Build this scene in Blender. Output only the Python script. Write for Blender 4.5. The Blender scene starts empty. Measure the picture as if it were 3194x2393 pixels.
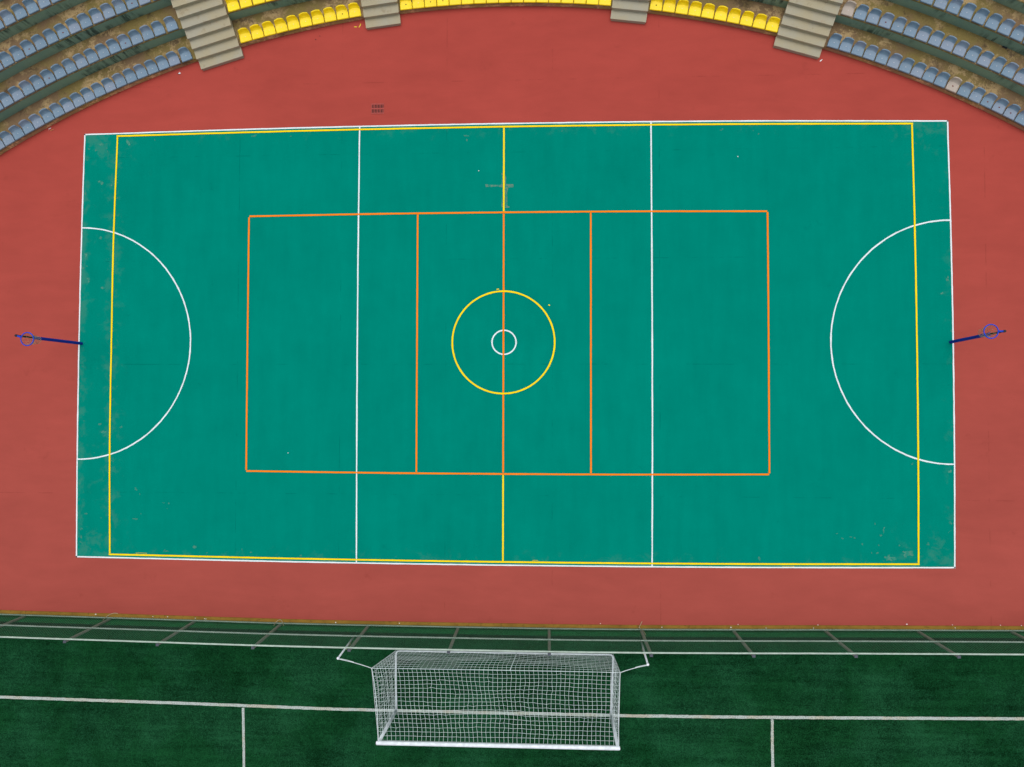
import bpy, bmesh, math, random
from mathutils import Vector, Matrix
random.seed(7)
scn = bpy.context.scene
col = scn.collection
R = math.radians

# ------------------------------------------------------------------ helpers
class MB:
    """collects shapes and links them as ONE mesh object"""
    def __init__(s): s.v = []; s.f = []; s.sm = []
    def quad(s, a, b, c, d, smooth=False):
        i = len(s.v); s.v += [tuple(a), tuple(b), tuple(c), tuple(d)]; s.f.append((i, i+1, i+2, i+3)); s.sm.append(smooth)
    def poly(s, pts, smooth=False):
        i = len(s.v); s.v += [tuple(p) for p in pts]; s.f.append(tuple(range(i, i+len(pts)))); s.sm.append(smooth)
    def grid(s, P, smooth=True, closed=False):
        nu, nv = len(P), len(P[0]); i = len(s.v)
        for row in P: s.v += [tuple(p) for p in row]
        for a in range(nu if closed else nu-1):
            for b in range(nv-1):
                a2 = (a+1) % nu
                s.f.append((i+a*nv+b, i+a2*nv+b, i+a2*nv+b+1, i+a*nv+b+1)); s.sm.append(smooth)
    def box(s, x0, x1, y0, y1, z0, z1, M=None):
        p = [Vector(q) for q in ((x0,y0,z0),(x1,y0,z0),(x1,y1,z0),(x0,y1,z0),(x0,y0,z1),(x1,y0,z1),(x1,y1,z1),(x0,y1,z1))]
        if M: p = [M @ q for q in p]
        i = len(s.v); s.v += [tuple(q) for q in p]
        for f in ((0,3,2,1),(4,5,6,7),(0,1,5,4),(1,2,6,5),(2,3,7,6),(3,0,4,7)):
            s.f.append(tuple(i+k for k in f)); s.sm.append(False)
    def prism(s, pts, z0, z1):
        """polygon (counter-clockwise, seen from above) raised from z0 to z1"""
        n = len(pts); i = len(s.v)
        s.v += [(p[0], p[1], z0) for p in pts] + [(p[0], p[1], z1) for p in pts]
        s.f.append(tuple(i+n+k for k in range(n))); s.sm.append(False)
        s.f.append(tuple(i+n-1-k for k in range(n))); s.sm.append(False)
        for k in range(n):
            s.f.append((i+k, i+(k+1) % n, i+n+(k+1) % n, i+n+k)); s.sm.append(False)
    def tube(s, path, r, n=8, caps=True, closed=False, r2=None):
        path = [Vector(p) for p in path]; m = len(path); i = len(s.v)
        up = None
        for k, p in enumerate(path):
            if closed: t = path[(k+1) % m]-path[k-1]
            else: t = path[min(k+1, m-1)]-path[max(k-1, 0)]
            t.normalize()
            if up is None:
                up = Vector((0,0,1)) if abs(t.z) < .9 else Vector((0,1,0))
            a = t.cross(up)
            if a.length < 1e-5: a = t.cross(Vector((1,0,0)))
            a.normalize(); b = a.cross(t).normalized(); up = b
            rr = r if r2 is None else r+(r2-r)*k/max(1, m-1)
            for j in range(n):
                an = 2*math.pi*j/n
                s.v.append(tuple(p+a*(math.cos(an)*rr)+b*(math.sin(an)*rr)))
        for k in range(m if closed else m-1):
            k2 = (k+1) % m
            for j in range(n):
                s.f.append((i+k*n+j, i+k*n+(j+1) % n, i+k2*n+(j+1) % n, i+k2*n+j)); s.sm.append(n > 4)
        if caps and not closed:
            s.f.append(tuple(i+j for j in range(n))[::-1]); s.sm.append(False)
            s.f.append(tuple(i+(m-1)*n+j for j in range(n))); s.sm.append(False)
    def ribbon(s, path, w, z, wob=0.0, closed=False):
        """flat painted line of width w along a path on the ground"""
        pts = [Vector((p[0], p[1], 0)) for p in path]; m = len(pts); L = []; Q = []
        for k in range(m):
            t = (pts[(k+1) % m]-pts[k-1]) if closed else (pts[min(k+1, m-1)]-pts[max(k-1, 0)])
            t.normalize(); nrm = Vector((-t.y, t.x, 0))
            L.append(pts[k]+nrm*(w/2+random.uniform(-wob, wob))); Q.append(pts[k]-nrm*(w/2+random.uniform(-wob, wob)))
        for k in range(m if closed else m-1):
            k2 = (k+1) % m
            s.quad((Q[k].x,Q[k].y,z), (Q[k2].x,Q[k2].y,z), (L[k2].x,L[k2].y,z), (L[k].x,L[k].y,z))
    def mesh(s, name, mat, bevel=0):
        me = bpy.data.meshes.new(name); me.from_pydata(s.v, [], s.f)
        me.polygons.foreach_set('use_smooth', s.sm)
        if mat: me.materials.append(mat)
        bm = bmesh.new(); bm.from_mesh(me)
        bmesh.ops.remove_doubles(bm, verts=bm.verts, dist=1e-5) if s.weld else None
        bmesh.ops.recalc_face_normals(bm, faces=bm.faces)
        if bevel:
            es = [e for e in bm.edges if len(e.link_faces) == 2 and e.calc_face_angle(0) > .6]
            bmesh.ops.bevel(bm, geom=es, offset=bevel, segments=2, affect='EDGES', profile=.6)
        bm.to_mesh(me); bm.free(); me.update()
        return me
    weld = False
    def build(s, name, mat, parent=None, bevel=0):
        o = bpy.data.objects.new(name, s.mesh(name, mat, bevel)); col.objects.link(o)
        if parent: o.parent = parent
        return o

def tag(o, label=None, cat=None, group=None, kind=None):
    if label: o['label'] = label
    if cat: o['category'] = cat
    if group: o['group'] = group
    if kind: o['kind'] = kind
    return o
def empty(name, loc, rz=0):
    o = bpy.data.objects.new(name, None); col.objects.link(o)
    o.location = loc; o.rotation_euler = (0, 0, rz); o.empty_display_size = .2
    return o
def copy_tree(o, parent=None):
    c = o.copy(); col.objects.link(c)
    if parent: c.parent = parent
    for ch in list(o.children): copy_tree(ch, c)
    return c
def resample(path, step):
    """Catmull-Rom through the surveyed points"""
    P = [Vector((p[0], p[1], 0)) for p in path]; out = []
    for k in range(len(P)-1):
        p0 = P[k-1] if k else P[0]*2-P[1]; p1, p2 = P[k], P[k+1]
        p3 = P[k+2] if k+2 < len(P) else P[-1]*2-P[-2]
        n = max(2, int((p2-p1).length/step))
        for j in range(n):
            t = j/n
            out.append(.5*((2*p1)+(p2-p0)*t+(2*p0-5*p1+4*p2-p3)*t*t+(3*p1-p0-3*p2+p3)*t**3))
    out.append(P[-1]); return out
def lerp(a, b, t): return a+(b-a)*t
def interp(path, x):
    for (x0, y0), (x1, y1) in zip(path, path[1:]):
        if x <= x1: return y0+(y1-y0)*(x-x0)/(x1-x0)
    return path[-1][1]
ORD = ['', 'first','second','third','fourth','fifth','sixth','seventh','eighth','ninth','tenth','eleventh','twelfth','thirteenth',
       'fourteenth','fifteenth','sixteenth','seventeenth','eighteenth','nineteenth','twentieth','twenty-first','twenty-second']

# ------------------------------------------------------------------ materials
def lin(r, g, b):
    f = lambda c: (c/255/12.92) if c <= 10 else ((c/255+.055)/1.055)**2.4
    return (f(r), f(g), f(b), 1)
class NT:
    def __init__(s, name, rough=.8, spec=.3):
        s.m = bpy.data.materials.new(name); s.m.use_nodes = True; s.t = s.m.node_tree
        s.p = s.t.nodes['Principled BSDF']; s.p.inputs['Roughness'].default_value = rough
        s.p.inputs['Specular IOR Level'].default_value = spec
        s.tc = s.n('ShaderNodeTexCoord'); s.co = s.tc.outputs['Object']
    def n(s, ty, **k):
        o = s.t.nodes.new(ty)
        for a, b in k.items(): setattr(o, a, b)
        return o
    def l(s, a, b): s.t.links.new(a, b)
    def put(s, sock, v):
        if hasattr(v, 'node') or isinstance(v, bpy.types.NodeSocket): s.l(v, sock)
        else: sock.default_value = v
    def noise(s, scale, detail=4, rough=.55, co=None, dist=0, stretch=None):
        co = co or s.co
        if stretch:
            mp = s.n('ShaderNodeMapping'); s.l(co, mp.inputs[0]); mp.inputs['Scale'].default_value = stretch; co = mp.outputs[0]
        o = s.n('ShaderNodeTexNoise'); s.l(co, o.inputs['Vector'])
        o.inputs['Scale'].default_value = scale; o.inputs['Detail'].default_value = detail
        o.inputs['Roughness'].default_value = rough; o.inputs['Distortion'].default_value = dist
        return o.outputs['Fac']
    def ramp(s, fac, a, b, lo=0., hi=1.):
        o = s.n('ShaderNodeMapRange'); o.interpolation_type = 'SMOOTHSTEP'
        s.l(fac, o.inputs[0]); o.inputs[1].default_value = a; o.inputs[2].default_value = b
        o.inputs[3].default_value = lo; o.inputs[4].default_value = hi
        return o.outputs[0]
    def math(s, op, a, b=0., c=0.):
        o = s.n('ShaderNodeMath', operation=op)
        s.put(o.inputs[0], a); s.put(o.inputs[1], b); s.put(o.inputs[2], c)
        return o.outputs[0]
    def mix(s, f, a, b, mode='MIX'):
        o = s.n('ShaderNodeMix', data_type='RGBA', blend_type=mode)
        s.put(o.inputs[0], f); s.put(o.inputs[6], a); s.put(o.inputs[7], b)
        return o.outputs[2]
    def val(s, c, k):
        """colour c times the scalar k"""
        o = s.n('ShaderNodeHueSaturation'); s.put(o.inputs['Color'], c); s.put(o.inputs['Value'], k)
        return o.outputs[0]
    def xyz(s):
        o = s.n('ShaderNodeSeparateXYZ'); s.l(s.co, o.inputs[0]); return o.outputs
    def bump(s, h, d, strength=.5):
        o = s.n('ShaderNodeBump'); s.l(h, o.inputs['Height']); o.inputs['Distance'].default_value = d
        o.inputs['Strength'].default_value = strength; s.l(o.outputs[0], s.p.inputs['Normal'])
    def done(s, c): s.put(s.p.inputs['Base Color'], c); return s.m
    def joints(s, xs, ys, w):
        """thin dark slab joints at the given x and y, broken up by noise"""
        X = s.xyz(); br = s.ramp(s.noise(.9, 5, .7), .50, .62); tot = None
        wob = s.math('MULTIPLY', s.math('SUBTRACT', s.noise(2.5, 3), .5), .03)
        for ax, arr in ((0, xs), (1, ys)):
            for q in arr:
                d = s.math('ABSOLUTE', s.math('ADD', s.math('SUBTRACT', X[ax], q), wob))
                m = s.ramp(d, w*.4, w, 1, 0)
                tot = m if tot is None else s.math('MAXIMUM', tot, m)
        return s.math('MULTIPLY', tot, br)

def paint(name, c, wear=.45, rough=.6, under=None, var=.05):
    t = NT(name, rough, .08)
    k = t.ramp(t.noise(1.7, 5), .3, .7, 1-var, 1+var)
    base = t.val(c, k)
    if under:
        w = t.ramp(t.noise(9, 8, .7), 1-wear-.03, 1-wear+.06)
        base = t.mix(w, base, under)
    return t.done(base)

def red_material():
    t = NT('red_acrylic', .85, .03)
    a = t.noise(.22, 5, .6); b = t.noise(.9, 6, .6, stretch=(1, 2.2, 1)); g = t.noise(60, 3, .6)
    arcs = t.noise(.35, 6, .65, dist=1.6, stretch=(.6, 2.4, 1))
    k = t.math('ADD', t.math('MULTIPLY', t.math('SUBTRACT', a, .5), .26), 1)
    k = t.math('ADD', k, t.math('MULTIPLY', t.math('SUBTRACT', b, .5), .20))
    k = t.math('ADD', k, t.math('MULTIPLY', t.math('SUBTRACT', arcs, .5), .24))
    k = t.math('ADD', k, t.math('MULTIPLY', t.math('SUBTRACT', g, .5), .34))
    X = t.xyz()
    pale = t.ramp(X[1], 9.5, -9, 0, 1)
    base = t.mix(pale, lin(170, 73, 64), lin(164, 78, 69))
    c = t.val(base, k)
    j = t.joints([-5.7, -2.0, 1.68, 5.35, 16.2], [9.15, -5.3], .022)
    c = t.mix(t.math('MULTIPLY', j, .28), c, lin(110, 42, 36))
    st = t.ramp(t.noise(.7, 9, .76), .60, .72)
    c = t.mix(t.math('MULTIPLY', st, .4), c, lin(135, 58, 50))
    t.bump(t.noise(90, 3), .002, .35)
    return t.done(c)

def court_material():
    t = NT('green_acrylic', .9, .0)
    X = t.xyz()
    a = t.noise(.3, 5, .6); b = t.noise(1.1, 6, .65); g = t.noise(55, 3, .6)
    brush = t.noise(.8, 6, .6, stretch=(3.2, .5, 1))
    k = t.math('ADD', t.math('MULTIPLY', t.math('SUBTRACT', a, .5), .22), 1)
    k = t.math('ADD', k, t.math('MULTIPLY', t.math('SUBTRACT', b, .5), .20))
    k = t.math('ADD', k, t.math('MULTIPLY', t.math('SUBTRACT', brush, .5), .22))
    k = t.math('ADD', k, t.math('MULTIPLY', t.math('SUBTRACT', g, .5), .22))
    c = t.val(lin(0, 130, 114), k)
    j = t.joints([-9.35, -5.7, -2.0, 1.68, 5.35, 9.0], [6.62, 2.9, -.75, -5.25], .022)
    c = t.mix(t.math('MULTIPLY', j, .34), c, lin(0, 88, 78))
    ax = t.math('ABSOLUTE', X[0]); ay = t.math('ABSOLUTE', X[1])
    # worn paint: the strip left of the basketball line, the corners, thin bands along the long sides
    near = lambda q, w_: t.ramp(t.math('ABSOLUTE', t.math('SUBTRACT', X[0], q)), w_, .05)
    left = t.math('MAXIMUM', t.math('MULTIPLY', t.ramp(X[0], -13.2, -14.3), .45), t.math('MAXIMUM', t.math('MULTIPLY', near(-13.9, .75), .9), near(-15.05, .55))); right = t.math('MULTIPLY', t.ramp(X[0], 14.3, 15.1), .6)
    band = t.math('MULTIPLY', t.ramp(ay, 6.75, 7.6), .7)
    corner = t.math('MULTIPLY', t.ramp(ax, 11.5, 14.5), t.ramp(ay, 5.3, 7.4))
    e = t.math('MAXIMUM', t.math('MAXIMUM', left, right), t.math('MAXIMUM', band, corner))
    broad = t.noise(1.7, 8, .74, dist=.3)
    w1 = t.math('MULTIPLY', t.ramp(t.math('ADD', broad, t.math('MULTIPLY', e, .16)), .60, .76), e)
    c = t.mix(t.math('MULTIPLY', w1, .32), c, lin(80, 138, 118))
    fine = t.noise(4.2, 8, .74, dist=.5)
    w2 = t.math('MULTIPLY', t.ramp(t.math('ADD', fine, t.math('MULTIPLY', e, .09)), .70, .755), t.ramp(e, .2, .7))
    c = t.mix(t.math('MULTIPLY', w2, .45), c, lin(128, 142, 122))
    # a few scuffs in the open floor
    sc = t.ramp(t.noise(2.3, 9, .76), .72, .78)
    c = t.mix(t.math('MULTIPLY', sc, .4), c, lin(80, 152, 134))
    dk = t.ramp(t.noise(.8, 8, .74), .62, .72)
    c = t.mix(t.math('MULTIPLY', dk, .3), c, lin(0, 104, 92))
    t.bump(t.noise(90, 3), .002, .3)
    return t.done(c)

def turf_material():
    t = NT('artificial_turf', .95, .02)
    a = t.noise(.45, 6, .62); b = t.noise(1.6, 8, .72, stretch=(.16, 2.6, 1)); g = t.noise(26, 5, .75); f = t.noise(9, 5, .75)
    m = t.noise(2.2, 7, .72, dist=.9)
    k = t.math('MULTIPLY', t.math('SUBTRACT', a, .5), 1.5)
    for n_, w_ in ((b, 1.5), (m, 1.2), (f, 1.7), (g, 4.4)):
        k = t.math('ADD', k, t.math('MULTIPLY', t.math('SUBTRACT', n_, .5), w_))
    f1 = t.ramp(k, -.9, .95)
    dark = t.mix(t.ramp(t.noise(.7, 5, .6), .35, .65), lin(3, 31, 12), lin(5, 33, 16))
    c = t.mix(f1, dark, t.mix(t.ramp(t.noise(.5, 5, .6), .4, .6), lin(23, 78, 43), lin(31, 86, 54)))
    t.bump(t.noise(60, 4, .7), .02, .5)
    return t.done(c)

def turf_line_material():
    t = NT('turf_line_fibre', .95, .03)
    g = t.noise(30, 5, .8); d = t.noise(1.4, 5, .6)
    base = t.mix(t.ramp(d, .42, .66), lin(184, 194, 190), lin(186, 184, 168))
    c = t.mix(t.ramp(g, .34, .52), lin(64, 100, 82), base)
    t.bump(g, .02, .5)
    return t.done(c)

def concrete_tread(name='stained_concrete', k0=1.06):
    t = NT(name, .92, .1)
    a = t.noise(.5, 6, .65); b = t.noise(2.8, 9, .78, dist=.15); g = t.noise(22, 5, .7); l = t.noise(.6, 6, .7)
    c = t.mix(t.ramp(a, .40, .60), lin(124, 110, 66), lin(122, 100, 76))
    c = t.mix(t.math('MULTIPLY', t.ramp(b, .47, .56), t.ramp(l, .44, .56)), c, lin(170, 146, 106))
    c = t.mix(t.math('MULTIPLY', t.ramp(t.noise(1.4, 9, .8, dist=.1), .54, .64), .8), c, lin(72, 60, 48))
    k = t.math('ADD', t.math('MULTIPLY', t.math('SUBTRACT', g, .5), .75), k0)
    t.bump(g, .006, .5)
    return t.done(t.val(c, k))

def concrete_riser():
    t = NT('green_grey_wall', .9, .1)
    a = t.noise(.8, 5, .6); s_ = t.noise(3.2, 6, .7, stretch=(2.2, 2.2, .25)); p = t.noise(.45, 4, .6)
    c = t.mix(t.ramp(a, .35, .65), lin(138, 164, 140), lin(124, 156, 140))
    w = t.math('MULTIPLY', t.ramp(s_, .45, .58), t.ramp(p, .50, .62))
    c = t.mix(t.math('MULTIPLY', w, .85), c, lin(48, 62, 56))
    k = t.math('ADD', t.math('MULTIPLY', t.math('SUBTRACT', t.noise(25, 4), .5), .3), 1)
    return t.done(t.val(c, k))

def stair_material():
    t = NT('pale_concrete', .9, .2)
    a = t.noise(.9, 6, .65); b = t.noise(3.5, 7, .7); g = t.noise(45, 4, .6)
    c = t.mix(t.ramp(a, .38, .62), lin(170, 161, 134), lin(166, 162, 144))
    c = t.mix(t.math('MULTIPLY', t.ramp(b, .56, .7), .5), c, lin(138, 122, 98))
    c = t.mix(t.math('MULTIPLY', t.ramp(t.noise(2.1, 7, .72), .66, .74), .4), c, lin(160, 112, 92))
    k = t.math('ADD', t.math('MULTIPLY', t.math('SUBTRACT', g, .5), .22), 1)
    t.bump(g, .004, .4)
    return t.done(t.val(c, k))

def plastic(name, c, c2=None, var=.14, rough=.45, dust=.25):
    t = NT(name, rough, .4)
    oi = t.n('ShaderNodeObjectInfo')
    k = t.math('ADD', t.math('MULTIPLY', t.math('SUBTRACT', oi.outputs['Random'], .5), var), 1)
    base = c if c2 is None else t.mix(t.ramp(oi.outputs['Random'], .55, .95), c, c2)
    base = t.val(base, k)
    # dust in soft patches, different on each seat
    vec = t.n('ShaderNodeVectorMath', operation='ADD'); t.l(t.co, vec.inputs[0])
    cmb = t.n('ShaderNodeCombineXYZ'); t.l(t.math('MULTIPLY', oi.outputs['Random'], 40), cmb.inputs[0]); t.l(cmb.outputs[0], vec.inputs[1])
    d = t.ramp(t.noise(6, 6, .7, co=vec.outputs[0]), .5, .72)
    base = t.mix(t.math('MULTIPLY', d, dust), base, lin(150, 140, 128))
    return t.done(base)

def metal(name, c, rough=.5, rust=0.):
    t = NT(name, rough, .4)
    k = t.ramp(t.noise(6, 5), .3, .7, .88, 1.1)
    base = t.val(c, k)
    if rust: base = t.mix(t.ramp(t.noise(4, 7, .7), 1-rust-.05, 1-rust+.03), base, lin(120, 70, 35))
    return t.done(base)

def cloth(name, c, cover):
    """knitted shade cloth: part thread, part open hole"""
    t = NT(name, .9, .1)
    k = t.ramp(t.noise(3, 5), .3, .7, .8, 1.2)
    t.done(t.val(c, k))
    tr = t.n('ShaderNodeBsdfTransparent'); mx = t.n('ShaderNodeMixShader'); mx.inputs[0].default_value = cover
    out = t.t.nodes['Material Output']
    t.l(tr.outputs[0], mx.inputs[1]); t.l(t.p.outputs[0], mx.inputs[2]); t.l(mx.outputs[0], out.inputs['Surface'])
    return t.m

M = dict(
    red=red_material(), court=court_material(), turf=turf_material(), turfline=turf_line_material(),
    white=paint('white_line_paint', lin(228, 238, 242), .33, .6, lin(190, 206, 204)),
    yellow=paint('yellow_line_paint', lin(255, 221, 0), .22, .6, lin(238, 196, 10)),
    orange=paint('orange_line_paint', lin(255, 133, 0), .22, .6, lin(240, 116, 4)),
    patch=paint('grey_patch_paint', lin(98, 132, 116), .5, .8, lin(40, 134, 116), .1),
    scuff=paint('scuffed_paint', lin(76, 137, 119), .5, .9, lin(40, 136, 118), .12),
    kerb=paint('ochre_kerb', lin(140, 108, 46), .42, .85, lin(118, 88, 40), .16),
    earth=paint('earth', lin(110, 96, 72), .4, .9, lin(90, 80, 60), .2),
    tread=concrete_tread(), curb=concrete_tread('front_curb_concrete', 2.0), riser=concrete_riser(), stair=stair_material(),
    grey=plastic('blue_grey_plastic', lin(112, 138, 159), lin(123, 139, 158), dust=.16), tan=plastic('faded_tan_plastic', lin(176, 164, 152)),
    yseat=plastic('yellow_plastic', lin(255, 222, 0), var=.08, dust=.06),
    tagw=metal('pale_sticker', lin(205, 225, 228), .4), tagd=metal('dark_print', lin(72, 82, 96), .6), tagy=metal('brown_print', lin(150, 115, 10), .6),
    bolt=metal('pale_bolt', lin(196, 198, 200), .4), rust=metal('rust_spot', lin(104, 52, 44), .8), hole=metal('dark_hole', lin(62, 48, 14), .8),
    blue=metal('bright_blue_paint', lin(2, 66, 200), .6), navy=metal('navy_paint', lin(0, 34, 158), .7), black=metal('black_steel', lin(20, 24, 34), .6),
    cord=metal('dirty_cord', lin(176, 158, 128), .9),
    goalw=metal('white_steel', lin(232, 241, 247), .5), net=metal('white_twine', lin(222, 234, 236), .8),
    rail=metal('galvanised_pipe', lin(176, 194, 182), .5, .12), post=metal('grey_post', lin(142, 142, 134), .7, .2), cap=metal('slate_cap', lin(72, 78, 88), .6),
    wire=metal('coated_wire', lin(58, 112, 84), .6), shade=cloth('green_shade_cloth', lin(38, 140, 82), .62), shaded=cloth('dark_shade_cloth', lin(8, 28, 32), .88),
    iron=metal('red_painted_iron', lin(164, 68, 60), .7), slotshade=metal('painted_slot_shade', lin(16, 10, 10), .9),
    chalk=metal('white_stone', lin(232, 236, 238), .7), scrapy=metal('yellow_plastic_piece', lin(232, 205, 40), .5), scrapd=metal('dark_scrap', lin(48, 32, 32), .8),
    wood=metal('split_wood', lin(176, 120, 76), .8))

# ------------------------------------------------------------------ setting: ground sheets and painted lines
COURT_TOP = [(-15.028, 7.496), (-7.611, 7.609), (-0.001, 7.648), (7.613, 7.61), (15.028, 7.491)]
COURT_BOTTOM = [(-15.069, -7.553), (-7.634, -7.632), (-0.002, -7.659), (7.635, -7.633), (15.071, -7.551)]
COURT_LEFT = [(-15.069, -7.553), (-15.107, -3.791), (-15.113, -0.012), (-15.087, 3.758), (-15.028, 7.496)]
COURT_RIGHT = [(15.071, -7.551), (15.11, -3.79), (15.116, -0.013), (15.089, 3.756), (15.028, 7.491)]
FENCE = [(-24., -9.485), (-17.8, -9.575), (-12., -9.66), (-6.3, -9.735), (1.4, -9.75), (5.8, -9.715), (11., -9.635), (17.2, -9.555), (24., -9.465)]
def sheet(name, pts, z, mat):
    m = MB(); m.poly([(p[0], p[1], z) for p in pts]); o = m.build(name, mat)
    return tag(o, kind='structure')
sheet('ground', [(-300,-300), (300,-300), (300,300), (-300,300)], -.06, M['earth'])
sheet('red_surface', [(p[0], p[1]+.08) for p in FENCE]+[(24, 16), (-24, 16)], 0, M['red'])
sheet('turf', [(-60,-70), (60,-70), (60,-9.4)]+[(p[0], p[1]+.05) for p in reversed(FENCE)]+[(-60,-9.4)], -.004, M['turf'])
ring = resample(COURT_BOTTOM, .5)+resample(COURT_RIGHT, .5)[1:]+resample(COURT_TOP, .5)[::-1][1:]+resample(COURT_LEFT, .5)[::-1][1:-1]
sheet('court', ring, .004, M['court'])

def inset(path, dx, dy): return [(p[0]+dx, p[1]+dy) for p in path]
w = MB()
for pth, dx, dy in ((COURT_TOP, 0, -.026), (COURT_BOTTOM, 0, .026)):
    w.ribbon(resample(inset(pth, dx, dy), .25), .047, .012, .003)
for pth, dx in ((COURT_LEFT, .026), (COURT_RIGHT, -.026)):
    q = resample(inset(pth, dx, 0), .25)
    w.ribbon([p for p in q if abs(p[1]) < 7.57], .046, .012, .004)
def bow(x, y0, y1, k):                                    # long hand-laid lines are very slightly bowed
    return [(x*(1+k*(1-(lerp(y0, y1, i/24)/7.6)**2)), lerp(y0, y1, i/24)) for i in range(25)]
w.ribbon(bow(-5.072, -7.6, 7.58, .005), .048, .012, .004)
w.ribbon(bow(5.066, -7.6, 7.58, .005), .048, .012, .004)
def ell(cx, cy, a, b, a0, a1, n): return [(cx+a*math.cos(lerp(a0, a1, i/n)), cy+b*math.sin(lerp(a0, a1, i/n))) for i in range(n+1)]
w.ribbon([(-15.09, -4.102)]+ell(-15.041, .008, 4.0, 4.11, -math.pi/2+.0, math.pi/2, 90)+[(-15.07, 4.118)], .048, .0125, .005)
w.ribbon([(15.07, 4.094)]+ell(14.989, -.001, 3.915, 4.095, math.pi/2, 1.5*math.pi, 90)+[(15.09, -4.098)], .048, .0125, .005)
w.ribbon(ell(.02, .006, .415, .415, 0, 2*math.pi, 64)[:-1], .047, .0125, .002, True)
tag(w.build('white_court_lines', M['white']), kind='structure')
w = MB()
o_ = [(-8.985, 4.485), (9.02, 4.485), (9.01, -4.51), (-8.99, -4.51)]
vt = [(-8.973, 4.468), (-4.5, 4.506), (0, 4.515), (4.5, 4.503), (8.985, 4.459)]
vb = [(-8.985, -4.478), (-4.5, -4.512), (0, -4.521), (4.5, -4.512), (8.985, -4.476)]
w.ribbon(resample(vt, .3), .056, .018, .002); w.ribbon(resample(vb, .3), .056, .018, .002)
for x in (-8.975, 8.985): w.ribbon(bow(x, -4.44, 4.43, .002), .056, .0182, .002)
for x in (-3.0, 3.0): w.ribbon(bow(x, -4.475, 4.475, .001), .056, .0178, .002)
w.ribbon(bow(0.0, -4.475, 4.47, 0), .056, .0184, .002)
tag(w.build('orange_court_lines', M['orange']), kind='structure')
w = MB()
yt = [(-13.83, 7.395), (-7, 7.478), (0, 7.51), (7, 7.48), (13.86, 7.392)]
yb = [(-13.87, -7.43), (-7, -7.498), (0, -7.523), (7, -7.499), (13.9, -7.425)]
w.ribbon(resample(yt, .3), .056, .022, .002); w.ribbon(resample(yb, .3), .056, .022, .002)
w.ribbon(resample([(-13.835, -7.39), (-13.9, -3.7), (-13.9, 0), (-13.885, 3.6), (-13.797, 7.36)], .3), .056, .0222, .003)
w.ribbon(resample([(13.868, -7.39), (13.9, -3.7), (13.902, 0), (13.88, 3.6), (13.826, 7.36)], .3), .056, .0222, .003)
w.ribbon(bow(0, 4.55, 7.475, 0), .055, .0224, .002); w.ribbon(bow(0, -7.49, -4.555, 0), .055, .0224, .002)
w.ribbon(ell(-.004, .006, 1.768, 1.768, 0, 2*math.pi, 128)[:-1], .056, .0226, .002, True)
tag(w.build('yellow_court_lines', M['yellow']), kind='structure')
# stray paint strokes beside the yellow lines
w = MB()
for x, y, L in ((-12.7, -7.378, .4), (1.1, -7.46, .2), (9.6, -7.555, .4)):
    w.ribbon([(x-L/2, y), (x, y+.006), (x+L/2, y)], .010, .0135, .003)
w.ribbon([(-.24, 1.84), (-.16, 1.853)], .03, .0135); w.ribbon([(1.545, 1.30), (1.60, 1.272)], .035, .0135)
tag(w.build('stray_paint_strokes', M['yellow']), kind='structure')
CROSS = [(-0.648, 5.508), (-0.558, 5.506), (-0.437, 5.481), (-0.248, 5.478), (-0.114, 5.483), (-0.06, 5.571), (-0.054, 5.774), (-0.085, 5.882), (-0.007, 5.888), (0.081, 5.758), (0.068, 5.61), (0.072, 5.501), (0.33, 5.496), (0.341, 5.397), (0.149, 5.379), (0.136, 5.257), (0.109, 5.217), (0.116, 5.055), (0.127, 4.731), (0.197, 4.716), (0.191, 4.683), (0.123, 4.677), (-0.078, 4.679), (-0.074, 4.827), (-0.048, 5.124), (-0.046, 5.368), (-0.08, 5.395), (-0.248, 5.424), (-0.437, 5.41), (-0.639, 5.415)]
sheet('grey_repair_patch', CROSS[::-1], .008, M['patch'])
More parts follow.
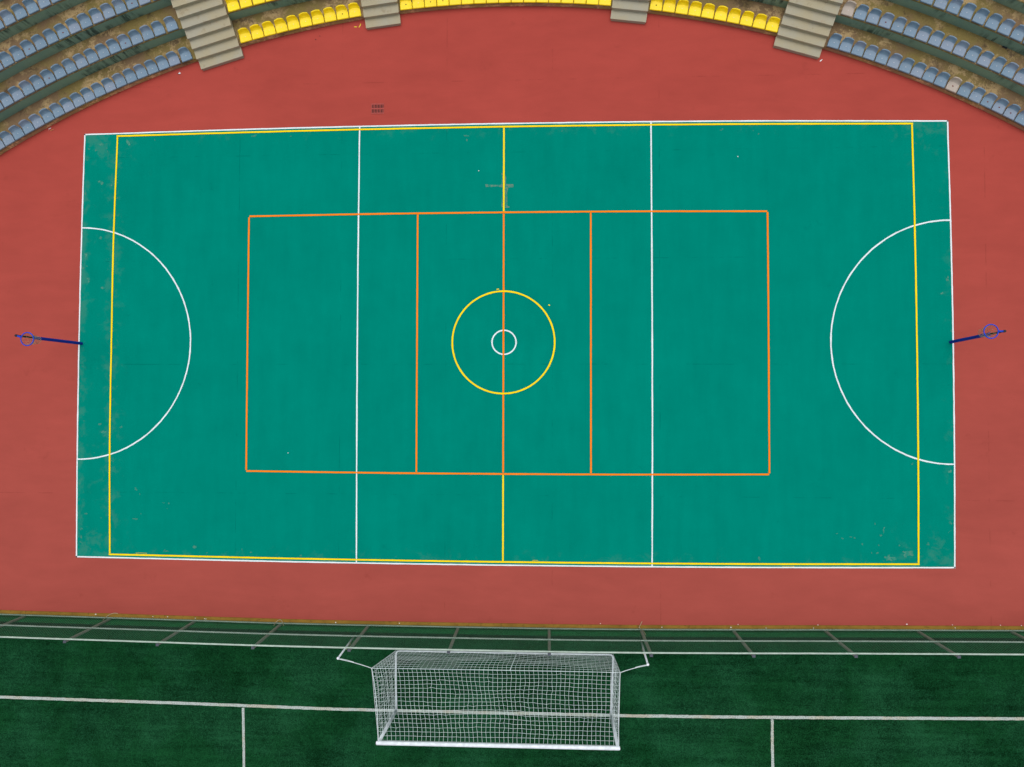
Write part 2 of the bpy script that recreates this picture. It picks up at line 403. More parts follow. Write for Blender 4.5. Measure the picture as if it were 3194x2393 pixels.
# chipped and scuffed spots on the green paint
SCUFF = [(-12.94, -5.12, 0.062, 0.175), (-12.78, -5.34, 0.039, 0.136), (-11.92, -5.6, 0.101, 0.054), (-11.76, -5.62, 0.101, 0.086), (-11.81, -5.82, 0.047, 0.039), (-12.74, -5.99, 0.031, 0.07), (-12.96, -6.19, 0.194, 0.062), (-10.79, -7.12, 0.156, 0.194), (-9.11, -7.2, 0.039, 0.086), (-8.79, -7.29, 0.07, 0.07), (-11.83, -7.29, 0.233, 0.062), (-10.35, -7.35, 0.078, 0.062), (-14.25, -2.85, 0.194, 0.086), (-14.15, -3.11, 0.214, 0.14), (-13.48, -2.96, 0.194, 0.054), (-14.48, -3.87, 0.078, 0.031), (-14.88, -6.85, 0.078, 0.156), (-14.73, -6.04, 0.117, 0.093), (-14.88, -6.56, 0.062, 0.194), (-7.0, -7.4, 0.156, 0.054), (12.48, -6.11, 0.045, 0.072), (12.74, -6.31, 0.063, 0.207), (12.67, -6.5, 0.108, 0.117), (11.21, -6.44, 0.09, 0.045), (11.4, -6.6, 0.081, 0.054), (11.67, -6.55, 0.081, 0.045), (11.8, -6.58, 0.081, 0.072), (12.04, -6.8, 0.063, 0.108), (12.56, -6.81, 0.081, 0.072), (13.26, -6.82, 0.09, 0.063), (12.35, -7.08, 0.045, 0.081), (12.52, -7.07, 0.108, 0.099), (8.65, -7.28, 0.081, 0.225), (14.93, -6.03, 0.09, 0.18), (14.19, -6.74, 0.135, 0.135), (13.51, -7.1, 0.404, 0.269), (12.96, -7.23, 0.449, 0.18), (14.93, -4.33, 0.18, 0.108), (13.71, -4.08, 0.09, 0.108), (-1.36, 7.21, 0.239, 0.07), (-1.3, 7.09, 0.113, 0.098), (2.02, 7.33, 0.07, 0.056), (8.73, 7.13, 0.127, 0.056), (7.46, 7.29, 0.141, 0.07), (-8.88, 7.32, 0.233, 0.086), (-7.53, 7.3, 0.093, 0.07), (-12.45, 7.22, 0.054, 0.117), (-14.38, 5.74, 0.179, 0.156), (-13.99, 5.65, 0.054, 0.117), (-13.44, 7.15, 0.194, 0.233), (-14.36, 7.09, 0.233, 0.117), (-14.61, 6.91, 0.156, 0.078), (-14.17, 6.82, 0.039, 0.156), (-14.95, 5.38, 0.054, 0.233), (-14.21, 1.96, 0.194, 0.117), (-14.37, 3.76, 0.156, 0.117), (-14.89, 3.13, 0.117, 0.272), (-14.79, 2.24, 0.093, 0.194), (14.74, 1.61, 0.105, 0.105), (14.93, 2.12, 0.105, 0.19), (13.92, 2.49, 0.084, 0.084), (14.79, 3.7, 0.034, 0.034)]
w = MB(); q = random.Random(12)
for (x, y, dx, dy) in SCUFF:
    k = 3 if max(dx, dy) > .15 else 2
    for _ in range(k):
        cx_, cy_ = x+q.uniform(-.3, .3)*dx, y+q.uniform(-.3, .3)*dy; n = 11
        a0 = q.uniform(-.5, .5)+(math.pi/4 if q.random() < .3 else 0)
        pts = []
        for i in range(n):
            a = 2*math.pi*i/n; rr = q.uniform(.35, 1.1)*.36
            u, v = dx*rr*math.cos(a), dy*rr*math.sin(a)
            pts.append((cx_+u*math.cos(a0)-v*math.sin(a0), cy_+u*math.sin(a0)+v*math.cos(a0), .0075+.0004*_))
        w.poly(pts)
tag(w.build('scuffed_paint_spots', M['scuff']), kind='structure')
GOALLINE = [(-40, -12.3), (-24, -12.42), (-17.739, -12.481), (-11.464, -12.552), (-8.536, -12.595), (-6.285, -12.630), (-4.324, -12.640), (3.836, -12.640), (5.224, -12.627), (9.054, -12.586), (17.203, -12.448), (24, -12.33), (40, -12.1)]
w = MB()
w.ribbon(resample(GOALLINE, .12), .098, .002, .006)
w.ribbon(resample([(-9.006, -12.66), (-8.98, -13.7), (-8.957, -14.686), (-8.93, -18.1)], .12), .09, .0022, .006)
w.ribbon(resample([(9.038, -12.65), (9.043, -14.217), (9.05, -18.1)], .12), .09, .0022, .006)
w.ribbon(resample([(-8.93, -18.1), (9.05, -18.1)], .2), .11, .0026, .009)
tag(w.build('white_turf_lines', M['turfline']), kind='structure')
# kerb between the red surface and the turf
w = MB(); q = resample(FENCE, .6)
P = [[(p[0], p[1]+.145+random.uniform(-.006, .006), -.05), (p[0], p[1]+.14, .035), (p[0], p[1]+.022, .035), (p[0], p[1]+.015, -.05)] for p in q]
w.grid(P, smooth=False); tag(w.build('kerb', M['kerb']), kind='structure')

# ------------------------------------------------------------------ grandstand: concentric tiers
CX, CY, R1 = -.052, -23.555, 35.298
Z1, DZ, PITCH = .201, .468, .893
def pol(a, r, z=0.):
    a = R(a); return Vector((CX+r*math.sin(a), CY+r*math.cos(a), z))
stand = empty('grandstand', (0, 12.3, 0))
tag(stand, 'curved concrete grandstand with brown stained treads and green grey walls', 'grandstand')
A0, A1 = -42, 42
for k in range(7):
    r0, z1 = R1+k*PITCH, Z1+k*DZ; z0 = z1-DZ if k else -.05; r1 = r0+PITCH+.03
    m = MB(); n = 168; P = []
    for i in range(n+1):
        a = lerp(A0, A1, i/n); jr = random.uniform(-.006, .006)
        P.append([pol(a, r0+.05, z1-.045), pol(a, r0+jr, z1-.04), pol(a, r0+jr+.004, z1-.012), pol(a, r0+jr+.018, z1), pol(a, r1, z1), pol(a, r1, z1-.2)])
    m.grid(P, smooth=False)
    o = m.build('tier', M['tread']); o.parent = stand; o.matrix_parent_inverse = stand.matrix_basis.inverted() if False else Matrix.Translation((0, -12.3, 0))
    m = MB(); P = []
    for i in range(n+1):
        a = lerp(A0, A1, i/n)
        P.append([pol(a, r0+.016, z0-.03), pol(a, r0+.010, z1-.042)])
    m.grid(P, smooth=False)
    c = m.build('riser', M['riser'] if k else M['curb']); c.parent = o
# stairs
def stairs(a0, a1, n, label):
    root = empty('concrete_stairs', pol((a0+a1)/2, R1-.39, 0)); inv = Matrix.Translation(-root.location)
    tag(root, label, 'stairs', 'stairs through the grandstand')
    for k in range(n):
        ra = R1-.39+.298*k; rb = ra+.298; z = .15+.156*k
        am = R((a0+a1)/2)
        def pt(a, r, zz):                                    # straight nosing between the two side planes
            rr = r/math.cos(R(a)-am)*math.cos(R(a1)-am) if False else r
            return pol(a, rr, zz)
        m = MB()
        body = [pt(a0+.03, ra+.006, 0), pt(a1-.03, ra+.006, 0), pt(a1-.03, rb+.02, 0), pt(a0+.03, rb+.02, 0)]
        m.prism([(p.x, p.y) for p in body][::-1], -.05 if k == 0 else z-.26, z-.052)
        slab = [pt(a0, ra, 0), pt(a1, ra, 0), pt(a1, rb+.022, 0), pt(a0, rb+.022, 0)]
        m.prism([(p.x+random.uniform(-.006, .006), p.y+random.uniform(-.006, .006)) for p in slab][::-1], z-.05, z)
        o = m.build('step', M['stair'], bevel=.008); o.parent = root; o.matrix_parent_inverse = inv
stairs(-17.8, -15.22, 11, 'wide pale concrete stairs between the grey seats at left and the yellow seats')
stairs(-7.88, -5.86, 7, 'narrow pale concrete stairs just left of the central yellow seat row')
stairs(6.13, 8.13, 7, 'narrow pale concrete stairs just right of the central yellow seat row')
stairs(15.37, 17.99, 11, 'wide pale concrete stairs between the yellow seats and the grey seats at right')

# ------------------------------------------------------------------ seats
def seat_parts(width, D=.40, H=.235):
    """one moulded low-back shell in local axes: +y points up the stand; returns seat and backrest meshes"""
    hw = width/2
    prof = [(0, .030), (.004, .058), (.02, .066), (.10, .060), (.18, .058), (.25, .066), (.295, .080), (.330, .112), (.352, .160), (.368, H-.020), (.376, H)]
    def half(y):
        if y < .16: return hw
        t = (y-.16)/(D-.16)
        return hw*(1-.30*t**2.1)
    def sheet_(prof):
        P = []
        for (y, z) in prof:
            h = half(y); row = []
            for i in range(13):
                u = -1+i/6
                dz = .016*abs(u)**4*(1 if y > .03 else .2)
                dy = -.055*(abs(u)**2.4)*max(0, (y-.2)/.19)          # back curves round the sitter
                row.append(Vector((u*h, y+dy, z+dz)))
            P.append(row)
        return P
    a = MB(); pa = sheet_(prof[:7]); a.grid(pa)
    for side in (0, -1):                                              # side skirts of the pan
        a.grid([[r[side], Vector((r[side].x*1.0, r[side].y, .004))] for r in pa], smooth=False)
    a.grid([[pa[0][i], Vector((pa[0][i].x, .012, .0))] for i in range(13)], smooth=False)
    b = MB(); pb = sheet_(prof[6:]); b.grid(pb)
    # rolled rim along the top and back of the shell
    rim = pb[-1]
    b.grid([[p, p+Vector((0, .006, .003)), p+Vector((0, .030, .001)), p+Vector((0, .034, -.02)), Vector((p.x, p.y-.03, .02))] for p in rim])
    for side, s in ((0, -1), (-1, 1)):
        b.grid([[r[side], r[side]+Vector((s*.012, .005, .003)), r[side]+Vector((s*.014, .012, -.02)), Vector((r[side].x+s*.004, r[side].y+.01, .01))] for r in pb])
    lip = MB()
    return a, b
def disc(r, z, y, n=10, sx=1.):
    m = MB(); m.poly([(r*sx*math.cos(2*math.pi*i/n), y+r*math.sin(2*math.pi*i/n), z) for i in range(n)])
    m.grid([[(r*sx*math.cos(2*math.pi*i/n), y+r*math.sin(2*math.pi*i/n), z), (r*sx*1.15*math.cos(2*math.pi*i/n), y+r*1.15*math.sin(2*math.pi*i/n), z-.012)] for i in range(n)], closed=True)
    return m
MESH = {}
for key, mat, wd in (('grey', 'grey', .380), ('tan', 'tan', .380), ('yellow', 'yseat', .410)):
    a, b = seat_parts(wd); a.weld = b.weld = True
    MESH[key] = (a.mesh('seat', M[mat]), b.mesh('backrest', M[mat]))
for key, mat, r in (('bolt', 'bolt', .011), ('rust', 'rust', .020), ('hole', 'hole', .017)):
    MESH[key] = disc(r, .0655, .175, sx=1. if key == 'bolt' else 1.3).mesh('bolt', M[mat])
def sticker(mat, sx):
    m = MB(); n = 12                                                 # small number plate on the face of the backrest
    for dx, rx, rz in ((-.045*sx, .015, .019), (.005*sx, .028, .004)):
        m.poly([(dx+rx*math.cos(2*math.pi*i/n), .362-.004+(rz*math.sin(2*math.pi*i/n))*.55, .1745+rz*math.sin(2*math.pi*i/n)*.85) for i in range(n)])
    return m.mesh('number_tag', M[mat])
MESH['tagw'] = sticker('tagw', 1); MESH['tagd'] = sticker('tagd', 1); MESH['tagy'] = sticker('tagy', 1)
TPL = {}
def add_part(name, me, parent):
    o = bpy.data.objects.new(name, me); col.objects.link(o); o.parent = parent; return o
def seat(kind, bolt, tg, a, row, label, group):
    key = (kind, bolt, tg)
    loc = pol(a, R1+(row-1)*PITCH+.006, Z1+(row-1)*DZ+.002)
    if key not in TPL:
        root = empty('stadium_seat', (0, 0, 0))
        add_part('seat', MESH[kind][0], root); add_part('backrest', MESH[kind][1], root)
        add_part('bolt', MESH[bolt], root)
        if tg: add_part('number_tag', MESH[tg], root)
        TPL[key] = root
    else: root = copy_tree(TPL[key])
    root.location = loc; root.rotation_euler = (random.uniform(-.012, .012), 0, R(-a)+random.uniform(-.012, .012))
    if row == 1 and kind == 'grey' and a > -18.7 and a < 0: root.rotation_euler.z += .02
    return tag(root, label, 'seat', group)
ROW = ['', 'front row', 'second row', 'third row', 'fourth row']
GL = 'blue grey seats left of the wide left stairs'; GR = 'blue grey seats right of the wide right stairs'
rusty = {(1, 'L'): (), (2, 'L'): (5, 12), (3, 'L'): (3, 9, 12, 15), (4, 'L'): ()}
for row, lo in ((1, -31.5), (2, -30.1), (3, -28.8), (4, -27.4)):
    rim = 'L'; n = 1; a = -18.345
    while a > lo:
        if not (row == 4 and a > -21.6):
            rs = n in rusty[(row, 'L')]
            lab = 'blue grey bucket seat%s, %s, %s leftward from the wide left stairs' % (' with rust spot' if rs else '', ROW[row], ORD[n])
            tg = 'tagd' if row in (1, 4) else 'tagw'
            if row == 2 and n in (4, 14, 15, 16, 17): tg = 'tagd'
            seat('grey', 'rust' if rs else 'bolt', tg, a, row, lab, GL)
        n += 1; a = -18.755-.6655*(n-1.5)
for row, n0, hi in ((1, 1, 31.0), (2, 1, 29.5), (3, 4, 28.2)):
    n = n0
    while True:
        a = 18.11+.6752*(n-.5)
        if a > hi: break
        tan = (row, n) in ((1, 11), (2, 1)); rs = (row, n) in ((1, 11), (1, 14), (1, 15), (1, 16), (2, 4))
        lab = '%s bucket seat%s, %s, %s rightward from the wide right stairs' % ('faded tan' if tan else 'blue grey', ' with rust spot' if rs else '', ROW[row], ORD[n])
        seat('tan' if tan else 'grey', 'rust' if rs else 'bolt', 'tagw' if not tan else None, a, row, lab, GR); n += 1
holes = (2, 11, 13, 14, 25, 28)
cnt = 0
for i in range(10):
    seat('yellow', 'hole' if i == 8 else 'bolt', 'tagy', -15.115+.7117*(i+.49), 1, 'yellow bucket seat, front row, %s rightward from the wide left stairs' % ORD[i+1], 'yellow seats between the two left stairs')
for i in range(5):
    seat('yellow', 'bolt', 'tagy', -15.115+.7117*(i+.46), 2, 'yellow bucket seat, second row, %s rightward from the wide left stairs' % ORD[i+1], 'yellow seats between the two left stairs')
for i in range(17):
    seat('yellow', 'hole' if i in (0, 2, 3, 15) else 'bolt', 'tagy', -5.779+.6976*(i+.49), 1, 'yellow bucket seat between the narrow stairs, %s from the left narrow stairs' % ORD[i+1], 'yellow seats between the two narrow stairs')
for i in range(10):
    seat('yellow', 'hole' if i == 0 else 'bolt', 'tagy', 8.2+.717*(i+.49), 1, 'yellow bucket seat, front row, %s leftward from the wide right stairs' % ORD[10-i], 'yellow seats between the two right stairs')
for i in range(2):
    seat('yellow', 'bolt', 'tagy', 15.358-.717*(i+.49), 2, 'yellow bucket seat, second row, %s leftward from the wide right stairs' % ORD[i+1], 'yellow seats between the two right stairs')

# ------------------------------------------------------------------ fence
fence = empty('chain_link_fence', (0, -9.75, 0)); finv = Matrix.Translation((0, 9.75, 0))
tag(fence, 'chain link fence with pale pipe rails and grey posts behind the football goal', 'fence')
def fpart(m, name, mat, bevel=0):
    o = m.build(name, mat, bevel=bevel); o.parent = fence; o.matrix_parent_inverse = finv; return o
PX = [-23.05, -19.97, -16.9, -13.8, -10.78, -7.71, -4.655, -1.537, 1.582, 4.694, 7.78, 10.82, 13.84, 16.85, 19.9, 22.95]
for x in PX:
    y = interp(FENCE, x)
    m = MB(); m.box(x-.045, x+.045, y-.085, y-.03, -.05, 2.40); o = fpart(m, 'post', M['post'], .006)
    m = MB(); m.box(x-.05, x+.05, y-.105, y-.02, 2.402, 2.425); c = m.build('post_cap', M['cap'], bevel=.004); c.parent = o
fl = [p for p in resample(FENCE, .7) if abs(p[0]) < 23.4]
for z, r in ((.05, .023), (1.2, .025), (2.345, .028)):
    m = MB(); m.tube([(p[0], p[1]+.0, z+random.uniform(-.004, .004)) for p in fl], r, 8); fpart(m, 'rail', M['rail'])
for x0, x1 in zip(PX, PX[1:]):
    y0, y1 = interp(FENCE, x0), interp(FENCE, x1)
    m = MB(); W_ = x1-x0; Hh = 2.36; s = .085
    def fp(u, v): return (x0+u, lerp(y0, y1, u/W_)+.034, .03+v)
    k = -Hh
    while k < W_:
        for d in (1, -1):                                            # two families of diagonal wires
            u0, v0, u1, v1 = (k, 0, k+Hh, Hh) if d == 1 else (k, Hh, k+Hh, 0)
            if u0 < 0: t = -u0/Hh; u0, v0 = 0, lerp(v0, v1, t)
            if u1 > W_: t = (W_-u0)/(u1-u0); v1 = lerp(v0, v1, t); u1 = W_
            if u1-u0 > .01: m.tube([fp(u0, v0), fp(u1, v1)], .0028, 3, caps=False)
        k += s
    fpart(m, 'mesh_panel', M['wire'])
    m = MB(); m.quad((x0, y0-.098, -.01), (x1, y1-.098, -.01), (x1, y1-.098, .50), (x0, y0-.098, .50)); fpart(m, 'shade_strip', M['shade'])
    m = MB(); m.quad((x0, y0-.104, .49), (x1, y1-.104, .49), (x1, y1-.104, .86), (x0, y0-.104, .86)); fpart(m, 'dark_strip', M['shaded'])

# ------------------------------------------------------------------ football goal
goal = empty('football_goal', (0, -12.6, 0)); ginv = Matrix.Translation((0, 12.6, 0))
tag(goal, 'white football goal with square mesh net standing on the turf', 'goal')
def gpart(m, name, mat, bevel=0):
    m.weld = False
    o = m.build(name, mat, bevel=bevel); o.parent = goal; o.matrix_parent_inverse = ginv; return o
def oval_tube(m, a, b, ra, rb, n=14):
    a, b = Vector(a), Vector(b); t = (b-a).normalized(); up = Vector((0,0,1)) if abs(t.z) < .9 else Vector((0,1,0))
    s_ = t.cross(up).normalized(); u = s_.cross(t)
    prof = [(0, .0), (0, .75), (.02, .93), (.05, 1.)]; L = (b-a).length
    st = [(d, k) for d, k in prof]+[(L-d, k) for d, k in reversed(prof)]
    m.grid([[a+t*d+s_*(ra*k*math.cos(2*math.pi*j/n))+u*(rb*k*math.sin(2*math.pi*j/n)) for d, k in st] for j in range(n)], closed=True)
PL, PR = Vector((-3.655, -12.625, 0)), Vector((3.675, -12.585, 0))
m = MB(); oval_tube(m, (-3.768, -12.605, 2.47), (3.734, -12.585, 2.47), .062, .055); gpart(m, 'crossbar', M['goalw'])
m = MB(); m.tube([PL+Vector((0,0,-.02)), (-3.70, -12.60, 2.43)], .052, 12); gpart(m, 'post', M['goalw'])
m = MB(); m.tube([PR+Vector((0,0,-.02)), (3.672, -12.58, 2.43)], .052, 12); gpart(m, 'post', M['goalw'])
GL_, GR_ = Vector((-3.672, -10.60, .03)), Vector((3.75, -10.595, .03))
def rbend(a, c, b, r=.14):
    a, b, c = Vector(a), Vector(b), Vector(c); p = c+(a-c).normalized()*r; q = c+(b-c).normalized()*r
    return [p*(1-t)**2+c*2*t*(1-t)+q*t*t for t in (0, .25, .5, .75, 1)]
m = MB(); m.tube([PL+Vector((0,.03,.03))]+rbend(PL, GL_, GR_)+rbend(GL_, GR_, PR)+[PR+Vector((0,.03,.03))], .029, 10); gpart(m, 'ground_frame', M['goalw'])
TL, TR = Vector((-3.966, -10.381, 2.3)), Vector((3.76, -10.364, 2.3))
BL, BR = Vector((-3.70, -12.545, 2.42)), Vector((3.68, -12.53, 2.42))
rn = random.Random(3)
net = MB()
def panel(P00, P10, P01, P11, nu, nv, sag, push, r=.0040):
    """twine grid between four corners; sag pulls the middle down, push bows it sideways"""
    G = []
    ph = [rn.uniform(0, 6) for _ in range(8)]
    for i in range(nu+1):
        row = []
        for j in range(nv+1):
            u, v = i/nu, j/nv
            p = (P00*(1-u)+P10*u)*(1-v)+(P01*(1-u)+P11*u)*v
            e = (16*u*(1-u)*v*(1-v))**.6
            wv = math.sin(u*9+ph[0]+v*2)*.4+math.sin(u*21+ph[1]-v*5)*.25+math.sin(v*13+ph[2]+u*4)*.3
            p = p+Vector((0,0,-sag))*e+push*(e*(1+.5*wv))
            du, dv = (P10-P00).normalized(), (P01-P00).normalized()
            k = e*.014
            p = p+du*(k*(.7*rn.gauss(0, 1)+2.2*math.sin(v*8+ph[3]+3*math.sin(u*6+ph[4]))))+dv*(k*(.7*rn.gauss(0, 1)+2.0*math.sin(u*12+ph[5]+2*math.sin(v*5+ph[6]))))
            if e > .1 and rn.random() < .02: p += du*rn.uniform(-.04, .04)+dv*rn.uniform(-.04, .04)
            row.append(p)
        G.append(row)
    for i in range(nu+1): net.tube(G[i], r, 4, caps=False)
    for j in range(nv+1): net.tube([G[i][j] for i in range(nu+1)], r, 4, caps=False)
panel(BL, BR, TL, TR, 55, 17, .16, Vector((0, 0, 0)))
panel(TL, TR, GL_+Vector((0, .02, .01)), GR_+Vector((0, .02, .01)), 55, 13, 0, Vector((0, .10, 0)))
panel(Vector((-3.72, -12.56, 2.40)), TL, PL+Vector((0, .05, .02)), GL_+Vector((0, 0, .01)), 17, 11, 0, Vector((.12, 0, 0)))
panel(Vector((3.69, -12.54, 2.40)), TR, PR+Vector((0, .05, .02)), GR_+Vector((0, 0, .01)), 17, 11, 0, Vector((-.09, 0, 0)))
gpart(net, 'net', M['net'])
m = MB()
def rope(m, a, b, sag, r=.012, n=10, side=0.):
    a, b = Vector(a), Vector(b)
    m.tube([a*(1-t)+b*t+Vector((side*4*t*(1-t), 0, -sag*4*t*(1-t))) for t in [i/n for i in range(n+1)]], r, 6)
rope(m, TL, TR, .03, .010); rope(m, BL+Vector((-.02, 0, 0)), TL, .10, .013, side=.03); rope(m, BR+Vector((.02, 0, 0)), TR, .06, .013, side=-.02)
rope(m, TL, GL_, .0, .010); rope(m, TR, GR_, 0, .010)
mid = TL*.44+TR*.56; rope(m, mid, GL_*.44+GR_*.56, 0, .014)
gpart(m, 'border_rope', M['net'])
# net stanchions with their guy ropes
for sx, b, t, corner, lab in ((-1, (-5.035, -9.995, 0), (-4.985, -10.035, 2.45), TL, 'white steel stanchion holding the goal net by a rope, left of the goal'),
                      (1, (4.652, -9.985, 0), (4.58, -10.045, 2.45), TR, 'white steel stanchion holding the goal net by a rope, right of the goal')):
    root = empty('net_stanchion', b); inv = Matrix.Translation(-Vector(b)); tag(root, lab, 'stanchion', 'stanchions behind the goal')
    m = MB(); m.tube([Vector(b)-Vector((0,0,.02)), Vector(t)], .028, 10)
    o = m.build('pole', M['goalw']); o.parent = root; o.matrix_parent_inverse = inv
    m = MB(); m.tube([Vector(t)-Vector((0, 0, .05)), Vector(t)+Vector((0, 0, .03))], .038, 10)
    o = m.build('cap', M['goalw']); o.parent = root; o.matrix_parent_inverse = inv
    m = MB(); rope(m, Vector(t)+Vector((0, -.03, -.01)), corner, .05, .011)
    rope(m, Vector(t)+Vector((0, -.03, -.05)), Vector(t).lerp(corner, .45)-Vector((0, 0, .05)), .03, .008)
    o = m.build('guy_rope', M['net']); o.parent = root; o.matrix_parent_inverse = inv
    m = MB(); bb = Vector(b)+Vector((.03*-sx, -.02, .9))
    m.tube([bb, bb+Vector((.05*-sx, -.03, .25)), bb+Vector((.03*-sx, -.01, .5)), bb+Vector((.055*-sx, -.02, .75))], .011, 6)
    o = m.build('hanging_cord', M['cord']); o.parent = root; o.matrix_parent_inverse = inv

# ------------------------------------------------------------------ netball posts
def netball(base, top, ringc, label, sgn):
    base, top, rc = Vector(base), Vector(top), Vector(ringc)
    root = empty('netball_post', base); inv = Matrix.Translation(-base); tag(root, label, 'netball post', 'netball posts at the ends of the court')
    def add(m, name, mat, parent=root):
        o = m.build(name, mat)
        if parent is root: o.parent = root; o.matrix_parent_inverse = inv
        else: o.parent = parent
        return o
    m = MB(); d = (top-base).normalized()
    m.tube([base-Vector((0,0,.03)), base+d*.01, base+d*2.3, base+d*2.31], .053, 16); p_ = add(m, 'padded_post', M['navy'])
    m = MB(); m.tube([base+d*2.3, top-Vector((0,0,.02))], .030, 12); add(m, 'upper_pole', M['black'])
    m = MB(); m.tube([top-Vector((0,0,.03)), top+Vector((0,0,.035))], .040, 12); add(m, 'pole_cap', M['black'])
    rr = .205; dv = (rc-top); dv.z = 0; dn = dv.normalized()
    m = MB(); e = rc-dn*rr; m.tube([top+Vector((0,0,0)), Vector((e.x, e.y, rc.z))], .030, 10); add(m, 'arm', M['blue'])
    m = MB(); m.tube([rc+Vector((rr*math.cos(2*math.pi*i/40), rr*math.sin(2*math.pi*i/40), 0)) for i in range(40)], .017, 10, closed=True); add(m, 'ring', M['blue'])
    m = MB(); rg = random.Random(5+int(sgn)); N = 12
    lev = [(0, rr), (-.10, rr*.9), (-.2, rr*.74), (-.3, rr*.62), (-.40, rr*.60), (-.46, rr*.62)]
    G = [[rc+Vector((q*math.cos(2*math.pi*(i+.5*(k % 2))/N)+rg.uniform(-.015, .015), q*math.sin(2*math.pi*(i+.5*(k % 2))/N)+rg.uniform(-.015, .015), z+rg.uniform(-.02, .02)*(k > 0))) for k, (z, q) in enumerate(lev)] for i in range(N)]
    for i in range(N):
        m.tube(G[i], .005, 4, caps=False)
        m.tube([G[i][0]]+[G[(i+(1 if k % 2 else 0)) % N if k % 2 == 0 else (i-1) % N][k] for k in range(1, 6)], .005, 4, caps=False)
    add(m, 'ring_net', M['cord'])
netball((-14.995, -.009, 0), (-15.105, -.005, 3.05), (-14.752, -.115, 3.05), 'blue netball post with ring and torn net at the left end of the court', -1)
netball((15.011, -.015, 0), (14.912, .055, 3.05), (14.535, .05, 3.05), 'blue netball post with ring and torn net at the right end of the court', 1)

# ------------------------------------------------------------------ drain grate
g0 = Vector((-4.44, 8.225, 0)); root = empty('drain_grate', g0); tag(root, 'small slotted drain grate set in the red surface above the court', 'drain grate')
m = MB(); m.box(-.205, .205, -.16, .16, .0012, .003); o = m.build('slot_shade_plate', M['slotshade'], root)  # flat dark plate; its colour stands for the shade inside the slots
m = MB(); n = 8
for i in range(n+1):
    x = lerp(-.215, .215, i/n); m.box(x-.0125, x+.0125, -.165, .165, .004, .012)
for y in (-.165, .0, .165): m.box(-.232, .232, y-.022, y+.022, .0045, .0125)
m.build('bars', M['iron'], root)

# ------------------------------------------------------------------ small litter
def scrap(name, x, y, z, pts, h, mat, label, cat, rz=0, group=None):
    m = MB(); m.prism(pts, 0, h)
    o = m.build(name, mat, bevel=min(.004, h*.3)); o.location = (x, y, z); o.rotation_euler = (0, 0, rz); return tag(o, label, cat, group)
def blob(r, n=7, sq=1., seed=0):
    q = random.Random(seed); return [(r*q.uniform(.7, 1.15)*math.cos(2*math.pi*i/n), sq*r*q.uniform(.7, 1.15)*math.sin(2*math.pi*i/n)) for i in range(n)]
PEB = [(-14.29, -9.52), (-12.235, -9.57), (-11.707, -9.566), (-10.721, -9.60), (-10.39, -9.61), (-10.344, -9.62), (-5.772, -9.665), (-3.555, -9.655), (3.322, -9.562), (5.383, -9.64), (7.683, -9.608), (7.929, -9.518), (8.842, -9.61), (10.406, -9.585), (10.565, -9.49), (13.467, -9.416), (14.942, -9.413), (15.013, -9.50), (16.49, -9.40), (17.158, -9.40)]
for i, (x, y) in enumerate(PEB):
    onk = y < interp(FENCE, x)+.13
    where = 'on the ochre kerb' if onk else 'on the red edge by the ochre kerb'
    scrap('white_pebble', x, y, .034 if onk else .001, blob(.024 if i in (0, 6, 7, 10, 15) else .017, 6, .9, i), .02, M['chalk'], 'white pebble %s, %s from the left' % (where, ORD[i+1]), 'pebble', 0, 'white pebbles along the ochre kerb')
scrap('white_pebble', -.876, 5.978, .005, blob(.022, 6, 1, 31), .02, M['chalk'], 'lone white pebble on the green court left of the grey cross patch', 'pebble')
scrap('white_pebble', 8.01, 6.351, .005, blob(.026, 6, .6, 32), .02, M['chalk'], 'lone white chip on the green court near its top right corner', 'pebble', .6)
scrap('white_pebble', -7.508, -3.843, .005, blob(.017, 6, 1, 33), .015, M['chalk'], 'lone white pebble inside the lower left corner of the orange court', 'pebble')
scrap('plastic_fragment', -5.249, 11.149, .001, [(-.05, -.012), (.05, -.016), (.052, .012), (-.05, .016)], .012, M['scrapy'], 'flat yellow plastic fragment lying on the red surface left of narrow stairs', 'fragment', -.05)
scrap('plastic_fragment', -5.09, 11.185, .001, [(-.06, -.05), (-.02, -.06), (.02, .0), (.035, .07), (.008, .075), (-.006, .01), (-.03, -.03)], .012, M['scrapy'], 'curved yellow plastic fragment lying on the red surface left of narrow stairs', 'fragment')
scrap('paper_scrap', 10.829, 9.622, .001, [(-.05, -.03), (-.01, -.035), (.05, .025), (.045, .04), (.0, .02)], .008, M['chalk'], 'white paper scrap on the red surface below the wide right stairs', 'scrap')
scrap('dark_scrap', -6.666, 10.727, .001, blob(.02, 6, 1, 41), .012, M['scrapd'], 'tiny dark scrap on the red surface, lower of two', 'scrap', 0, 'dark scraps on the red surface')
scrap('dark_scrap', -6.518, 10.85, .001, blob(.016, 6, 1, 42), .012, M['scrapd'], 'tiny dark scrap on the red surface, upper of two', 'scrap', 0, 'dark scraps on the red surface')
scrap('paper_scrap', -11.576, 9.622, .001, [(-.05, -.012), (0, -.03), (.05, -.014), (.012, .045), (-.004, .01)], .02, M['chalk'], 'pale crumpled scrap on the red surface below the left grey seats', 'scrap')
scrap('dark_scrap', -11.60, 9.60, .001, [(-.06, -.012), (.06, -.016), (.05, .006), (-.03, .01)], .008, M['scrapd'], 'dark sliver beside the pale crumpled scrap below the grey seats', 'scrap', -.25)
scrap('wood_splinter', -16.21, 7.66, .001, [(-.075, -.012), (.07, -.008), (.075, .01), (-.07, .01)], .015, M['wood'], 'brown wood splinter on the red surface by the front wall', 'splinter', .4)
scrap('wood_splinter', -16.30, 7.71, .001, [(-.05, -.01), (.045, -.008), (.045, .008), (-.05, .01)], .015, M['chalk'], 'pale wood splinter on the red surface by the front wall', 'splinter', .55)
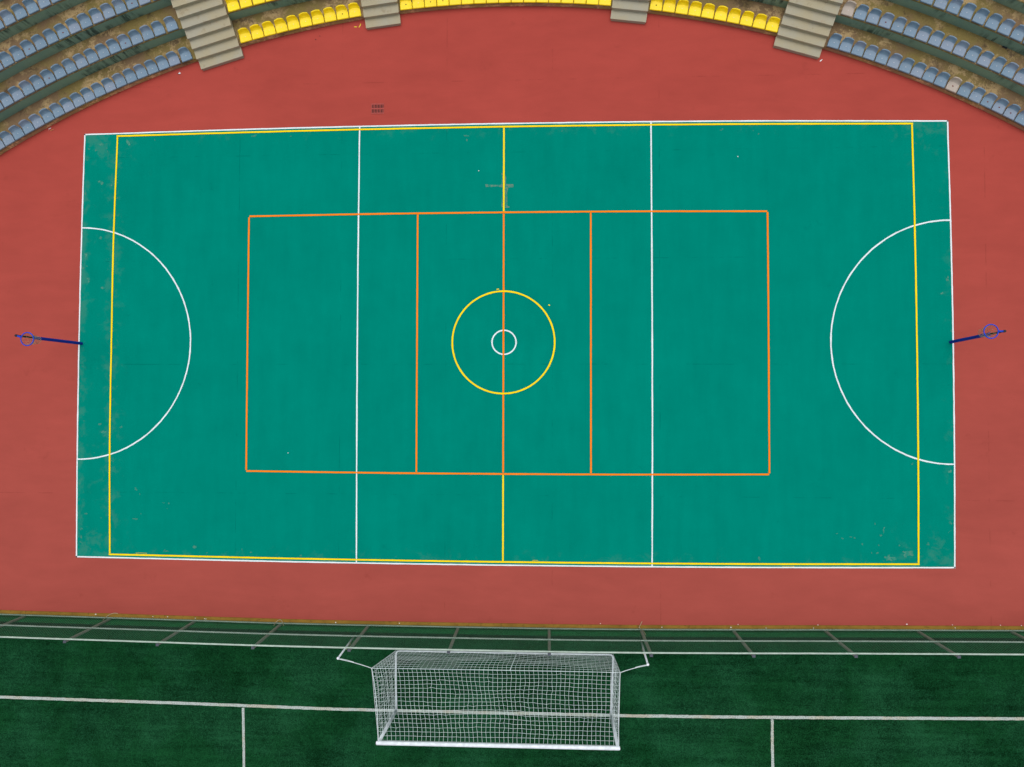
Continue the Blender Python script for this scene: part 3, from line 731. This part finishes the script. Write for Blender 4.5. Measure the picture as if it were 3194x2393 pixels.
scrap('black_bar', 16.499, 9.615, Z1+DZ+.001, [(-.08, -.022), (.08, -.022), (.08, .022), (-.08, .022)], .03, M['black'], 'short black bar lying on the stained concrete behind the second row', 'bar', -.42)
def loose_rope(pts, label, r=.012):
    m = MB(); P = [Vector(p) for p in pts]; out = []
    for k in range(len(P)-1):
        p0 = P[k-1] if k else P[0]; p1, p2 = P[k], P[k+1]; p3 = P[k+2] if k+2 < len(P) else P[-1]
        for j in range(6):
            t = j/6; out.append(.5*((2*p1)+(p2-p0)*t+(2*p0-5*p1+4*p2-p3)*t*t+(3*p1-p0-3*p2+p3)*t**3))
    out.append(P[-1]); m.tube(out, r, 6)
    return tag(m.build('loose_rope', M['cord']), label, 'rope', 'rope ends tied to the fence')
loose_rope([(-13.98, -9.72, .12), (-13.93, -9.64, .10), (-13.80, -9.53, .05), (-13.62, -9.47, .045), (-13.5, -9.49, .02)], 'pale rope end draped over the kerb at a fence post, far left')
loose_rope([(-7.90, -9.78, .15), (-7.86, -9.70, .12), (-7.78, -9.62, .06), (-7.69, -9.61, .05), (-7.62, -9.68, .08), (-7.57, -9.78, .12)], 'pale rope loop over the bottom rail, left of the goal')
loose_rope([(4.78, -9.9, .5), (4.80, -9.82, .3), (4.74, -9.74, .13), (4.62, -9.66, .07), (4.66, -9.58, .045), (4.72, -9.46, .03)], 'pale rope end hanging over the kerb beside the right stanchion')

# ------------------------------------------------------------------ camera, sky, sun
cam = bpy.data.cameras.new('Camera'); co = bpy.data.objects.new('Camera', cam); col.objects.link(co)
co.location = (1.50809, -2.06199, 25.13374); co.rotation_euler = (.02579, .04807, .0021)
cam.sensor_fit = 'HORIZONTAL'; cam.sensor_width = 36; cam.lens = 2280/3194*36; cam.clip_end = 2000; cam.clip_start = .1
scn.camera = co
wd = bpy.data.worlds.new('World'); scn.world = wd; wd.use_nodes = True
nt = wd.node_tree; bg = nt.nodes['Background']
sky = nt.nodes.new('ShaderNodeTexSky'); sky.sky_type = 'NISHITA'; sky.sun_disc = False
ELEV, ROT = R(76), R(5)
sky.sun_elevation = ELEV; sky.sun_rotation = ROT; sky.dust_density = 4; sky.air_density = 1.0
hs = nt.nodes.new('ShaderNodeHueSaturation'); hs.inputs['Saturation'].default_value = .28     # overcast: the blue is veiled
nt.links.new(sky.outputs[0], hs.inputs['Color']); nt.links.new(hs.outputs[0], bg.inputs['Color'])
bg.inputs['Strength'].default_value = .15
sl = bpy.data.lights.new('sun', 'SUN'); sl.energy = 1.0; sl.angle = R(60); sl.color = (1, .97, .92)
so = bpy.data.objects.new('sun', sl); col.objects.link(so)
# sky rotation is measured clockwise from +Y; the lamp points from that direction
d = Vector((math.sin(ROT)*math.cos(ELEV), math.cos(ROT)*math.cos(ELEV), math.sin(ELEV)))
so.rotation_euler = d.to_track_quat('Z', 'Y').to_euler(); so.location = (0, 0, 40)
scn.view_settings.view_transform = 'Standard'; scn.view_settings.look = 'None'
scn.view_settings.exposure = -.17; scn.view_settings.gamma = 1
